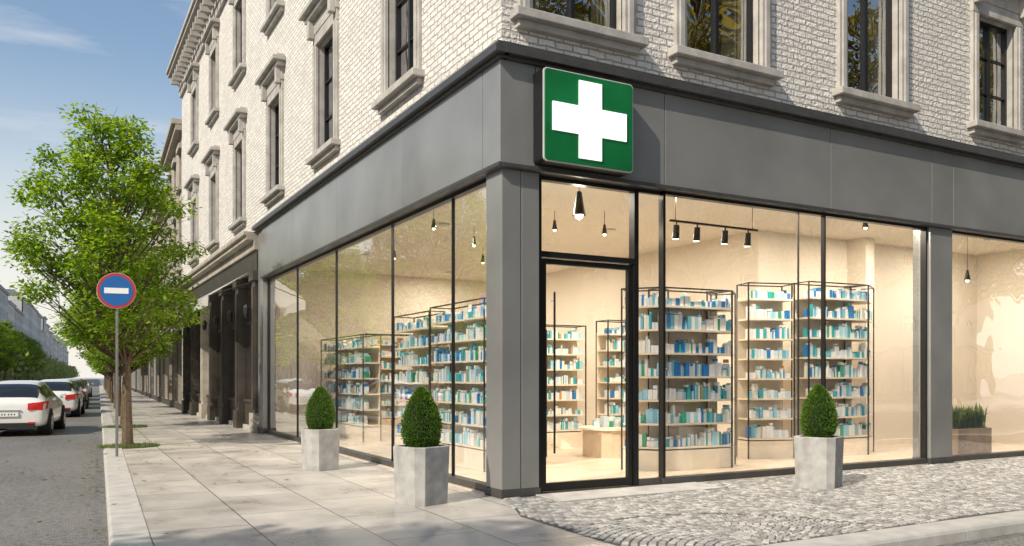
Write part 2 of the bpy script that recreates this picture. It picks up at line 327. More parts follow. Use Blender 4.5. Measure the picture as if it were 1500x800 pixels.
# glazing
gz=MB([])
def pane(F,a,b,n,z0,z1): gz.fq(F,[(a,n,z0),(b,n,z0),(b,n,z1),(a,n,z1)],'glass')
ms=[.41,1.63,3.94,6.97,9.9,12.75]
for a,b in zip(ms,ms[1:]): pane(FL,a,b,-.12,.1,3.93)
for x in ms[1:-1]: gz.box(FL,x-.010,x+.010,-.145,-.10,.1,3.93,'black')
for x in (.425,12.72): gz.box(FL,x-.015,x+.015,-.15,-.09,.1,3.93,'black')
gz.box(FL,.41,12.75,-.2,-.05,-.01,.1,'metal_dk'); gz.box(FL,.41,12.75,-.17,-.07,3.88,3.93,'black')
def rwin(xs):
    for a,b in zip(xs,xs[1:]): pane(FR,a,b,-.08,.1,3.93)
    for x in xs[1:-1]: gz.box(FR,x-.014,x+.014,-.12,-.05,.1,3.93,'black')
    for x in (xs[0]+.02,xs[-1]-.02): gz.box(FR,x-.02,x+.02,-.13,-.03,.1,3.93,'black')
    gz.box(FR,xs[0],xs[-1],-.16,-.01,-.01,.1,'metal_dk'); gz.box(FR,xs[0],xs[-1],-.13,-.03,3.89,3.93,'black')
rwin([2.46,5.6,8.02]); rwin([8.6,11.3,14.0])
gz.box(FR,5.05,5.065,-.095,-.07,.1,3.9,'frame_in')
RD=.14
FS=((0,RD-.04),(1,0),(0,-1))
pane(FS,2.09,2.44,0,.1,3.93); gz.box(FS,2.09,2.44,-.04,.04,-.01,.1,'metal_dk'); gz.box(FS,2.09,2.44,-.03,.03,3.88,3.93,'black')
FD=((0,RD),(1,0),(0,-1))
gz.box(FD,.52,.60,-.06,.06,0,3.93,'black'); gz.box(FD,2.02,2.09,-.06,.06,0,3.93,'black'); gz.box(FD,.60,2.02,-.05,.06,2.93,3.0,'black'); gz.box(FD,.60,2.02,-.05,.05,3.88,3.93,'black')
pane(FD,.60,2.02,0,3.0,3.88)
gz.box(FD,.615,.68,-.03,.035,.03,2.915,'black'); gz.box(FD,1.94,2.005,-.03,.035,.03,2.915,'black'); gz.box(FD,.68,1.94,-.03,.034,2.85,2.915,'black'); gz.box(FD,.68,1.94,-.03,.034,.03,.13,'black')
pane(FD,.68,1.94,0,.13,2.85)
gz.box(FD,.5,2.12,-.2,.1,-.01,.02,'metal_dk')
gz.tube([(.78,RD-.07,.5),(.78,RD-.07,2.5)],[.014,.014],'black')
for z in (.6,2.4): gz.tube([(.78,RD-.07,z),(.78,RD,z)],[.009,.009],'rim')
gz.obj('shopfront_glazing',bld)
# interior shell
sh=MB([])
CZ=4.25
sh.box(FW,.0,14,.0,13.2,-.1,.012,'floor'); sh.box(FW,.05,14.3,.05,13.2,CZ,CZ+.2,'ceiling')
sh.box(FW,.05,14,.05,.2,3.985,CZ,'ceiling'); sh.box(FW,.05,.2,.2,13,3.985,CZ,'ceiling')
sh.box(FW,7.1,14.0,2.9,3.1,0,CZ,'plaster'); sh.box(FW,7.1,7.3,3.1,13,0,CZ,'plaster'); sh.box(FW,.25,7.3,13.0,13.2,0,CZ,'plaster'); sh.box(FW,14.0,14.2,.2,3.1,0,CZ,'plaster')
sh.box(FW,7.08,14,2.86,2.9,.012,.12,'woodw'); sh.box(FW,9.6,9.85,2.45,2.9,0,CZ,'plaster')
sh.obj('interior_walls_and_floor',bld)
# adjoining shopfronts
sg=MB([])
FA=FL
sg.box(FA,13.3,LEN,-.6,-.5,0,5.2,'darkwood')
sg.box(FA,13.34,LEN,-.1,.12,4.75,5.0,'stone_warm'); sg.box(FA,13.42,LEN,-.1,.3,5.0,5.12,'stone_warm'); sg.box(FA,13.42,LEN,-.1,.38,5.12,5.22,'stone_warm')
sg.box(FA,13.34,LEN,-.1,.06,4.2,4.75,'darkwood')
for x in (13.35,15.6,17.9,20.2,22.0,24.4,26.6):
    sm_='stone_warm' if x==22.0 else 'darkwood'
    sg.box(FA,x,x+.4,-.4,.1,0,4.2,sm_); sg.box(FA,x-.06,x+.46,-.3,.16,0,.5,'stone_warm' if x in (13.35,22.0) else 'darkwood'); sg.box(FA,x-.06,x+.46,-.3,.17,3.95,4.2,sm_)
    sg.box(FA,x+.08,x+.32,.1,.13,.6,3.8,sm_)
    e2=x+2.1 if x<26 else LEN
    sg.box(FA,x+.4,e2,-.3,-.0,0,.12,'stone'); sg.box(FA,x+.4,e2,-.3,-.06,.12,.75,'darkwood'); sg.box(FA,x+.4,e2,-.3,-.02,.75,.82,'darkwood')
    sg.box(FA,x+1.2,x+1.27,-.3,-.08,.82,4.2,'darkwood'); sg.box(FA,x+.4,e2,-.3,-.09,2.9,3.0,'darkwood'); sg.box(FA,x+.4,x+.47,-.3,-.085,.82,4.2,'wood')
    sg.fq(FA,[(x+.4,-.12,.6),(e2,-.12,.6),(e2,-.12,4.2),(x+.4,-.12,4.2)],'glass_up')
    sg.tube([P(FA,x+.2,.13,3.2),P(FA,x+.2,.28,3.25)],[.012,.012],'black',6); sg.tube([P(FA,x+.2,.28,3.0),P(FA,x+.2,.28,3.08),P(FA,x+.2,.28,3.26),P(FA,x+.2,.28,3.34)],[.04,.07,.08,.02],'frame_in',6)
sg.obj('adjoining_shopfronts',bld,bevel=.01)
aw=MB([])
def awning(y0,y1,zt,zb,out,k):
    n=14
    for i in range(n):
        a=y0+(y1-y0)*i/n; b=y0+(y1-y0)*(i+1)/n
        aw.fq(FL,[(a,.1,zt),(b,.1,zt),(b,out,zb),(a,out,zb)],k); aw.fq(FL,[(a,out,zb),(b,out,zb),(b,out+.005,zb-.25),(a,out+.005,zb-.25)],k)
    aw.tube([P(FL,y0,.1,zt-.3),P(FL,y0+.02,out,zb)],[.015,.015],'frame_in',6); aw.tube([P(FL,y1,.1,zt-.3),P(FL,y1-.02,out,zb)],[.015,.015],'frame_in',6)
awning(14.0,26.3,4.25,3.55,1.15,'awning')
aw.obj('shop_awning',bld)
# ---------------------------------------------------------------- green cross sign
cs=empty('pharmacy_cross_sign')
sgn=MB([])
def roundrect(F,a,b,c,d,r,n0,n1,k):
    pts=[]
    for cx,cz,t0 in ((b-r,d-r,0),(a+r,d-r,90),(a+r,c+r,180),(b-r,c+r,270)):
        for q in range(6):
            t=math.radians(t0+q*18); pts.append((cx+r*math.cos(t),cz+r*math.sin(t)))
    i=len(sgn.v); n=len(pts)
    sgn.v+=[P(F,p[0],n0,p[1]) for p in pts]+[P(F,p[0],n1,p[1]) for p in pts]; mi=sgn.mi(k)
    sgn.f.append(tuple(range(i,i+n))); sgn.m.append(mi); sgn.f.append(tuple(range(i+n,i+2*n))); sgn.m.append(mi)
    for q in range(n): sgn.f.append((i+q,i+(q+1)%n,i+n+(q+1)%n,i+n+q)); sgn.m.append(mi)
roundrect(FR,.40,1.72,4.0,5.12,.05,.06,.27,'black')
roundrect(FR,.405,1.715,4.005,5.115,.05,.27,.29,'rim')
roundrect(FR,.420,1.700,4.020,5.10,.04,.29,.30,'green')
cx,cz=1.06,4.56
sgn.box(FR,cx-.165,cx+.165,.30,.315,cz-.47,cz+.47,'white_lit'); sgn.box(FR,cx-.54,cx-.165,.30,.315,cz-.18,cz+.16,'white_lit'); sgn.box(FR,cx+.165,cx+.54,.30,.315,cz-.18,cz+.16,'white_lit')
sgn.obj('sign_box',cs)

# ---------------------------------------------------------------- shelves
def shelf(name,pts,H,levels,dep,side,rail=.0):
    e=empty(name); s=MB([]); pr=MB([])
    for p,q in zip(pts,pts[1:]):
        p=Vector(p);q=Vector(q); d=(q-p); L=d.length; d/=L; w=Vector((d.y,-d.x))*side
        F=((p.x,p.y),(d.x,d.y),(-w.x,-w.y))
        s.box(F,0.0,L,0,dep,.013,.32,'woodw'); s.box(F,0,L,dep-.02,dep,.32,H-.05,'woodw')
        h=(H-.45)/levels
        for i in range(levels+1):
            z=.36+i*h
            s.box(F,.01,L-.01,.0,dep-.02,z-.018,z+.012,'woodw')
            hh=.26 if i==levels else h
            x=.03
            while x<L-.08:
                if R()<.03: x+=U(.03,.10); continue
                bw=U(.02,.075); n=random.randint(1,5); bh=U(.26,.66)*hh; bd=U(.06,.14); n0=U(.015,.07)
                for r in range(n):
                    if x+bw>L-.03: break
                    pr.box(F,x,x+bw*.94,n0,n0+bd,z+.014,z+.014+bh*U(.9,1.0),'products')
                    if R()<.35: pr.box(F,x+.003,x+bw*.9,n0+.01,n0+bd-.01,z+.016+bh,z+.014+bh+U(.02,.06),'products')
                    x+=bw
                x+=U(.0,.008)
        for u in (0,L):
            for n0 in (-.010,dep):
                s.box(F,u-.011,u+.011,n0-.011,n0+.011,.013,H+.2,'frame_in')
        s.box(F,0,L,-.02,0.0,H+.178,H+.2,'frame_in'); s.box(F,0,L,dep,dep+.02,H+.178,H+.2,'frame_in')
        for u in (0,L): s.box(F,u-.009,u+.009,0,dep,H+.18,H+.198,'frame_in')
    s.obj('shelf_frame',e); pr.obj('medicine_packs',e)
    return e
shelf('medicine_shelf',[(3.05,1.75),(3.45,1.25),(4.75,1.15),(5.15,1.5)],2.62,6,.38,1)
shelf('medicine_shelf',[(5.95,2.0),(6.8,1.75)],2.9,7,.4,1)
shelf('medicine_shelf',[(7.05,1.65),(8.5,1.55),(9.1,1.9)],2.95,7,.4,1)
shelf('medicine_shelf',[(1.05,6.3),(1.05,4.6)],2.4,6,.4,1)
shelf('medicine_shelf',[(1.05,4.55),(1.05,2.5)],2.45,6,.4,1)
shelf('medicine_shelf',[(1.35,12.3),(1.35,9.0)],2.2,5,.4,1)
shelf('medicine_shelf',[(3.7,5.6),(4.9,5.5)],2.3,6,.4,1)
shelf('medicine_shelf',[(5.1,5.0),(6.5,5.0)],2.4,6,.4,1)
shelf('medicine_shelf',[(3.0,9.3),(6.6,9.3)],2.4,6,.4,1)
shelf('medicine_shelf',[(2.6,12.5),(6.6,12.5)],2.4,6,.4,1)
shelf('medicine_shelf',[(2.9,8.6),(2.9,6.2)],2.3,5,.4,1)
shelf('medicine_shelf',[(2.2,3.9),(3.1,4.1)],2.1,5,.36,1)
t=MB([])
t.tube([(4.2,3.7,.012),(4.2,3.7,.5)],[.48,.48],'wood',24); t.tube([(4.2,3.7,.5),(4.2,3.7,.54)],[.54,.54],'woodw',24)
for i in range(16):
    a=U(0,6.28); r=U(0,.38); x=4.2+r*math.cos(a); yy=3.7+r*math.sin(a); s_=U(.03,.06)
    t.box(FW,x-s_,x+s_,yy-s_,yy+s_,.54,.54+U(.08,.2),'products')
t.obj('display_table')

# ---------------------------------------------------------------- lamps
def arealight(name,loc,w,size,parent=None):
    l=bpy.data.lights.new(name,'AREA'); l.shape='DISK'; l.size=size; l.energy=w; l.color=(1,.88,.72)
    o=bpy.data.objects.new(name,l); COL.objects.link(o); o.location=loc
    if parent: o.parent=parent
    return o
def pendant(x,y,z,s=1,w=0):
    m=MB([])
    m.tube([(x,y,z+.1*s),(x,y,CZ)],[.005,.005],'black',6)
    m.tube([(x,y,z+.20*s),(x,y,z+.13*s),(x,y,z)],[.025*s,.035*s,.06*s],'black',16,False)
    m.tube([(x,y,z+.21*s),(x,y,z+.20*s)],[.015*s,.025*s],'black',16)
    m.tube([(x,y,z+.09*s),(x,y,z+.02*s),(x,y,z-.02*s),(x,y,z-.035*s)],[.025*s,.042*s,.03*s,.008],'warm',12)
    o=m.obj('pendant_lamp',smooth=True)
    if w:
        l=bpy.data.lights.new('bulb','POINT'); l.energy=w; l.color=(1,.84,.62); l.shadow_soft_size=.06
        b=bpy.data.objects.new('bulb',l); COL.objects.link(b); b.location=(x,y,z-.12); b.parent=o
pendant(1.76,1.0,3.70,1.6,w=12)
for p in ((2.75,3.24,3.93),(3.5,2.85,3.86),(3.2,4.6,3.9),(2.2,5.2,3.9),(1.5,7.5,3.9),(.95,4.2,3.95),(3.4,7.2,3.9)): pendant(*p,.8)
pendant(9.85,.5,3.2,.9,w=8); pendant(7.6,.9,4.02,.9)
tr=MB([])
tr.box(FW,3.3,5.05,.88,.92,3.74,3.77,'black')
for x in (3.4,4.95): tr.tube([(x,.9,3.77),(x,.9,CZ)],[.006,.006],'black',6)
for x in (3.42,3.82,4.38,4.86):
    tr.tube([(x,.9,3.74),(x,.9,3.68)],[.012,.012],'black',8); tr.tube([(x,.9,3.7),(x+.01,.93,3.5)],[.045,.055],'black',14); tr.tube([(x+.01,.93,3.502),(x+.011,.931,3.49)],[.045,.045],'warm',12)
tr.obj('track_light',smooth=False)
for x,y in ((1.2,1.8),(3.9,.95),(6.6,1.0),(9.2,1.2),(12,1.4),(1.6,5.2),(4.6,4.2),(1.6,9.6),(4.8,8.2),(4.6,11.5)):  # added fill lights for the shop interior, dressed as ceiling fittings
    e=empty('ceiling_fill_light',(x,y,0)); m=MB([]); m.tube([(0,0,CZ-.03),(0,0,CZ-.002)],[.10,.10],'rim',20); m.obj('fill_light_housing',e)
    arealight('fill_lamp',(0,0,CZ-.035),112,.17,e)

# ================================================================ GROUND
s24=math.tan(math.radians(2.4))
def kx(y): return -4.17+s24*y
g=MB([]); g.quad([(-1500,-1500,-.135),(1500,-1500,-.135),(1500,1500,-.135),(-1500,1500,-.135)],'kerb'); g.obj('ground',recalc=False)
rd=MB([])
rd.quad([(-15,-14,-.12),(60,-14,-.12),(60,-3.7,-.12),(-15,-3.7,-.12)],'asphalt')
rd.quad([(-16,-3.7,-.12),(kx(-3.7)+.8,-3.7,-.12),(kx(700)+.2,700,-.12),(-14.4+s24*700,700,-.12)],'asphalt')
rd.quad([(-16,-60,-.12),(-3,-60,-.12),(-3,-14,-.12),(-16,-14,-.12)],'asphalt')
rd.quad([(-16,-14,-.12),(-15,-14,-.12),(-15,-3.7,-.12),(-16,-3.7,-.12)],'asphalt')
rd.obj('road',recalc=False)
rad=1.3; cxr,cyr=kx(-2.5)+rad,-3.8+rad
path=[(kx(700),700),(kx(120),120)]+[(kx(y),y) for y in range(100,-2,-1)]
arc=[(cxr-rad*math.cos(math.radians(a)),cyr-rad*math.sin(math.radians(a))) for a in range(0,91,10)]
path+=arc+[(x,-3.8) for x in range(-1,40)]
pv=MB([])
pts=path+[(40,3),(3.0,3),(3.0,28),(29,700)]
pv.quad([(x,y,0) for x,y in pts],'pave'); pv.obj('pavement',recalc=False)
bm=bmesh.new(); ob=bpy.data.objects['pavement']; bm.from_mesh(ob.data); bmesh.ops.triangulate(bm,faces=bm.faces)
bm.to_mesh(ob.data); bm.free()
kb=MB([])
def kseg(a,b,w=.30):
    a=Vector(a);b=Vector(b); d=(b-a); L=d.length; d/=L; nn=Vector((-d.y,d.x))
    F=((a.x,a.y),(d.x,d.y),(nn.x,nn.y))
    e=.004
    prof=[(-.03,-.13),(-.03,-.03),(-.018,-.004),(.0,.010),(w,.010),(w,-.1)]
    i=len(kb.v); n=len(prof)
    kb.v+=[P(F,e,q[0],q[1]) for q in prof]+[P(F,L-e,q[0],q[1]) for q in prof]; mi=kb.mi('kerb')
    for q in range(n): kb.f.append((i+q,i+(q+1)%n,i+n+(q+1)%n,i+n+q)); kb.m.append(mi)
    kb.f.append(tuple(range(i,i+n))); kb.f.append(tuple(range(i+n,i+2*n))); kb.m+=[mi,mi]
for a,b in zip(path,path[1:]): kseg(a,b)
kb.obj('kerb')
op=MB([])
op.quad([(-15.0,-3,0),(-40,-3,0),(-40+s24*700,700,0),(-15+s24*700,700,0)],'pave')
op.quad([(-15.0,-3,0),(-15+s24*700,700,0),(-15+s24*700,700,-.13),(-15,-3,-.13)],'kerb')
op.quad([(-2,-14,0),(60,-14,0),(60,-40,0),(-2,-40,0)],'pave'); op.quad([(-2,-14,0),(60,-14,0),(60,-14,-.13),(-2,-14,-.13)],'kerb')
op.obj('far_pavement',recalc=False)
gr=MB([]); gr.quad([(-.42,-3.5,.005),(39,-3.5,.005),(39,-.02,.005),(.05,-.02,.005),(-.1,-.4,.005),(-.42,-1.2,.005)],'grout'); gr.obj('sett_bedding',recalc=False)
cb=MB([]); mi=cb.mi('cobble')
def stone(x,y,ax,L,W):
    c,s=math.cos(ax),math.sin(ax); j=lambda:U(-.004,.004)
    h=U(.013,.019); i=len(cb.v)
    tl=(U(-.0015,.0015),)
    for sx,sy in ((-1,-1),(1,-1),(1,1),(-1,1)):
        u=sx*L/2+j(); v=sy*W/2+j(); cb.v.append((x+u*c-v*s,y+u*s+v*c,.004))
    for q in range(4):
        b=cb.v[i+q]; cb.v.append((x+(b[0]-x)*.94,y+(b[1]-y)*.94,h-.004))
    for q in range(4):
        b=cb.v[i+q]; cb.v.append((x+(b[0]-x)*.72,y+(b[1]-y)*.72,h+tl[0]*((q%2)*2-1)))
    cb.f.append((i+8,i+9,i+10,i+11)); cb.m.append(mi)
    for o in (0,4):
        for q in range(4): cb.f.append((i+o+q,i+o+(q+1)%4,i+o+4+(q+1)%4,i+o+4+q)); cb.m.append(mi)
fc=(.55,-3.62); fr=1.75
def okp(x,y):
    if y>-.06 or y<-3.47: return False
    if .44<x<3.0 and y>-.64: return False
    lim=-.40 if y<-1.2 else (-.40+(y+1.2)*.32)
    return x>lim
r=.14
while r<fr:
    n=max(3,int(math.pi*r/.068)) 
    for i in range(n+1):
        a=math.pi*i/n+(.02*math.sin(r*30)); x=fc[0]+r*math.cos(a); y=fc[1]+r*math.sin(a)
        if okp(x,y): stone(x,y,a+math.pi/2,math.pi*r/n*.84,.064)
    r+=.078
yy=-3.44; row=0
while yy<-.05:
    x=-.45+(.035 if row%2 else 0)
    while x<13:
        y2=yy+.06*math.sin(x*2.1)
        L=U(.062,.082)
        if okp(x,y2) and math.hypot(x-fc[0],y2-fc[1])>fr+.02: stone(x+L/2,y2+U(-.004,.004),math.atan(.126*math.cos(x*2.1))+U(-.06,.06),L*.87,.063)
        x+=L
    yy+=.073; row+=1
cb.obj('cobblestones',recalc=False)
ds=MB([]); ds.box(FW,.46,1.7,-.60,-.0,-.02,.022,'kerb'); ds.box(FW,1.71,2.98,-.60,-.0,-.02,.0215,'kerb'); ds.obj('door_step_slab',bevel=.006)

# ================================================================ PLANTERS
def shrubmesh():
    m=MB([])
    H=.70;W=.25
    def rr(t): return W*(math.sin(math.pi*min(1,(t*.86+.14)))**.62)*(1-.28*t)
    pts=[];rad_=[]
    for i in range(10):
        t=i/9; pts.append((0,0,t*H*.94)); rad_.append(max(.01,rr(t)*.80))
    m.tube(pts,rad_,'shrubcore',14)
    for i in range(9000):
        t=U(0,1); a=U(0,2*math.pi); r=rr(t)*(U(.80,1.02)+.05*math.sin(a*7+t*11)*math.sin(t*17+a*3))
        if R()<.03: r+=U(.01,.03)
        c=Vector((r*math.cos(a),r*math.sin(a),t*H+U(-.01,.02)))
        d=Vector((math.cos(a)*U(.4,1)+U(-.4,.4),math.sin(a)*U(.4,1)+U(-.4,.4),U(.2,1.2))).normalized()
        w=d.cross(Vector((U(-1,1),U(-1,1),U(-1,1)))).normalized()
        l=U(.016,.032); ww=l*.30
        m.quad([c,c+d*l*.5+w*ww,c+d*l,c+d*l*.5-w*ww],'shrub')
    return m
sm=shrubmesh(); so=sm.obj('topiary_foliage',recalc=False); sme=so.data; bpy.data.objects.remove(so)
def planter(x,y,w,h,sh_s,rot):
    e=empty('concrete_planter',(x,y,0)); e.rotation_euler=(0,0,rot)
    m=MB([])
    def ring(hw,z,ch=.16):
        c=hw*ch*2; return [(-hw+c,-hw,z),(hw-c,-hw,z),(hw,-hw+c,z),(hw,hw-c,z),(hw-c,hw,z),(-hw+c,hw,z),(-hw,hw-c,z),(-hw,-hw+c,z)]
    rings=[ring(w*.455,.0),ring(w*.46,.012),ring(w*.5,h-.01),ring(w*.492,h),ring(w*.41,h),ring(w*.40,h-.06)]
    i=len(m.v); mi=m.mi('concrete')
    for r_ in rings: m.v+=r_
    for j in range(len(rings)-1):
        for q in range(8): m.f.append((i+j*8+q,i+j*8+(q+1)%8,i+j*8+8+(q+1)%8,i+j*8+8+q)); m.m.append(mi)
    m.quad(rings[-1],'soil'); m.obj('pot',e,bevel=.004)
    f=bpy.data.objects.new('topiary_foliage',sme); COL.objects.link(f); f.parent=e; f.location=(0,0,h-.05); f.scale=(sh_s,sh_s,sh_s); f.rotation_euler=(0,0,U(0,6))
planter(-1.0,4.15,.50,.64,.97,.25); planter(-.95,.18,.54,.66,1.0,.33); planter(4.15,-1.08,.54,.67,1.0,.42)
e=empty('wooden_planter_box'); m=MB([]); m.box(FW,9.35,10.35,.35,.8,.013,.52,'terra'); m.box(FW,9.4,10.3,.4,.75,.5,.53,'soil'); m.obj('box',e,bevel=.01)
m=MB([])
for i in range(420):
    x=U(9.42,10.28); y=U(.42,.72); a=U(0,6.28); l=U(.2,.5); o_=U(.05,.28); w=.016
    p0=Vector((x,y,.52)); p1=p0+Vector((math.cos(a)*o_*.4,math.sin(a)*o_*.4,l*.7)); p2=p0+Vector((math.cos(a)*o_,math.sin(a)*o_,l*U(.6,1))); sdv=Vector((-math.sin(a),math.cos(a),0))*w
    m.quad([p0-sdv*.5,p0+sdv*.5,p1+sdv,p1-sdv],'grass'); m.quad([p1-sdv,p1+sdv,p2],'grass')
m.obj('leafy_plants',e,recalc=False)
# ================================================================ TREES
def treemesh(seed,nl=17000,H=7.0,leafk='leaf',ls=1.0):
    rnd=random.Random(seed); m=MB([])
    lean=Vector((-.25,-.05,0))
    tp=[];tr_=[]
    for i in range(9):
        t=i/8; tp.append(Vector((lean.x*t+.05*math.sin(t*5),lean.y*t+.04*math.sin(t*7+1),t*H*.82))); tr_.append(.085*(1-t)**.8+.012)
    tr_[0]=.12
    m.tube(tp,tr_,'bark',9)
    def prof(z):
        t=(z-2.0)/(H-2.0)
        if t<0 or t>1: return 0
        return 1.98*(math.sin(math.pi*t**.75)**.7)*(1-.12*t)
    cl=[]
    lob=[(rnd.uniform(0,6.28),rnd.uniform(2.4,H-.6),rnd.uniform(-.4,.4)) for _ in range(11)]
    for _ in range(4000):
        if len(cl)>=110: break
        z=rnd.uniform(2.15,H-.2); a=rnd.uniform(0,6.28); rm=prof(z)
        for la,lz,am in lob:
            dd=abs((a-la+math.pi)%(2*math.pi)-math.pi)
            rm+=am*math.exp(-(dd/.6)**2-((z-lz)/.6)**2)
        if rm<.1: continue
        r=rm*math.sqrt(rnd.uniform(.12,1))*.93
        c=Vector((lean.x*z/H+r*math.cos(a)-.12,lean.y+r*math.sin(a),z))
        if any((c-q).length<.33 for q in cl): continue
        cl.append(c)
    for c in cl:
        r=math.hypot(c.x-lean.x*c.z/H,c.y); z0=max(1.7,c.z-r*.9-.25); t=z0/(H*.82); i=min(7,int(t*8)); f=t*8-i
        p0=tp[i].lerp(tp[i+1],min(1,f)) if t<1 else tp[-1]
        mid=p0.lerp(c,.5)+Vector((0,0,-.08+.15*r*.2))
        m.tube([p0,mid,c,c+(c-mid)*.35],[.026+.008*r,.016,.008,.003],'bark',5,False)
        for k in range(3):
            q=c+Vector((rnd.uniform(-.4,.4),rnd.uniform(-.4,.4),rnd.uniform(-.2,.4))); m.tube([mid.lerp(c,.5),q],[.007,.002],'bark',4,False)
    per=nl//len(cl)
    for c in cl:
        sx=rnd.uniform(.30,.48); sz=rnd.uniform(.18,.30)
        for k in range(per):
            v=Vector((rnd.gauss(0,1),rnd.gauss(0,1),rnd.gauss(0,1))); v=v.normalized()*(rnd.random()**.45)*rnd.uniform(.8,1.25)
            p=c+Vector((v.x*sx,v.y*sx,v.z*sz))
            d=Vector((v.x+rnd.uniform(-.8,.8),v.y+rnd.uniform(-.8,.8),rnd.uniform(-.9,.35))).normalized()
            w=d.cross(Vector((rnd.uniform(-.5,.5),rnd.uniform(-.5,.5),1))).normalized()
            l=rnd.uniform(.07,.13)*ls; ww=l*.30
            m.quad([p,p+d*l*.45+w*ww,p+d*l,p+d*l*.45-w*ww],leafk)
    return m
def meshof(mb,n):
    o=mb.obj(n,recalc=False); me=o.data; bpy.data.objects.remove(o); return me
tA=meshof(treemesh(3,25000),'tree_a'); tB=meshof(treemesh(11,9000,ls=1.6),'tree_b'); tC=meshof(treemesh(23,22000,ls=.8,leafk='leaf_gold'),'tree_c')
def tree(me,x,y,s=1,rot=0,z=0,n='street_tree'):
    o=bpy.data.objects.new(n,me); COL.objects.link(o); o.location=(x,y,z); o.scale=(s,s,s); o.rotation_euler=(0,0,rot); return o
tree(tA,-3.32,10.2,1.0,.0)
for i,y in enumerate((17.5,25,33,42,52,63,76,92,110)): tree(tB if i else tA,kx(y)+.55,y,[.86,.9,.95][i%3],1.3+i*1.7)
for i in range(16):
    sc_=[1.8,1.1,1.1,1.35,1.75,1.75,1.7][i] if i<7 else U(1.15,1.35)
    tree(tC if i in(3,4,5,6) else tB,-16.3+s24*(i*13-6)+U(-.3,.3),-7.5+i*12,sc_,U(0,6))
for i,x in enumerate((9,17,25,33,42)): tree(tC if i<4 else tB,x,-16.2+U(-.3,.3),U(2.5,2.9),U(0,6))
def pit(x,y):
    m=MB([]); pts=[(x+.62*math.cos(a*.524)*U(.85,1.1),y+.5*math.sin(a*.524)*U(.85,1.1),.006) for a in range(12)]
    m.quad(pts,'soil')
    for i in range(1500):
        a=U(0,6.28); r=math.sqrt(R())*.6; px=x+r*math.cos(a); py=y+r*.8*math.sin(a); h=U(.03,.09); b=U(0,6.28); w=.007
        m.quad([(px-w*math.cos(b),py-w*math.sin(b),.005),(px+w*math.cos(b),py+w*math.sin(b),.005),(px+U(-.03,.03),py+U(-.03,.03),h)],'grass')
    m.obj('tree_pit_grass',recalc=False)
pit(-3.3,10.2); pit(kx(17.5)+.55,17.5)
m=MB([])
for i in range(170):
    x=-3.3+random.gauss(0,1.3); y=8+random.gauss(0,4)
    if i%3==0: x=kx(y)-U(.05,.35)
    z=-.114 if x<kx(y)-.03 else .014
    a=U(0,6.28); l=U(.03,.055); dx,dy=math.cos(a)*l,math.sin(a)*l
    m.quad([(x-dx,y-dy,z),(x+dy*.5,y-dx*.5,z+U(0,.012)),(x+dx,y+dy,z+U(0,.01)),(x-dy*.5,y+dx*.5,z+U(0,.012))],'litter')
m.obj('leaf_litter',recalc=False)
m=MB([])
rnd=random.Random(5)
for i in range(170):
    y=rnd.uniform(120,520); x=-17.5+s24*y+rnd.uniform(-2.5,1.5); h=rnd.uniform(5,8)
    for k in range(80):
        a=rnd.uniform(0,6.28); r=rnd.uniform(0,2.6); p=Vector((x+r*math.cos(a),y+r*math.sin(a),1.2+(h-1.2)*rnd.random()**.8*(1-r/7)))
        d=Vector((rnd.uniform(-1,1),rnd.uniform(-1,1),rnd.uniform(-1,1))).normalized(); w=d.cross(Vector((rnd.uniform(-1,1),rnd.uniform(-1,1),1))).normalized(); l=rnd.uniform(.5,1.1)
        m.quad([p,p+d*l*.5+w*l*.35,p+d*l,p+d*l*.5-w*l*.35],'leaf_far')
m.obj('distant_trees',recalc=False)

# ================================================================ TRAFFIC SIGN
sx,sy=-3.66,7.9
e=empty('traffic_sign',(sx,sy,0)); e.rotation_euler=(0,0,math.radians(-10))
m=MB([])
m.tube([(0,0,0),(0,0,3.3)],[.024,.024],'post',12)
SZ=3.0
def disc(r,y0,y1,k,z=SZ): m.tube([(0,y0,z),(0,y1,z)],[r,r],k,40)
disc(.325,-.035,-.05,'rim'); disc(.318,-.05,-.055,'signred'); disc(.272,-.055,-.059,'signblue')
m.box(FW,-.20,.20,-.064,-.059,SZ-.05,SZ+.05,'signwhite')
for z in (SZ-.2,SZ+.2): m.box(FW,-.05,.05,-.035,.04,z-.02,z+.02,'post')
m.obj('sign_plate_and_post',e)

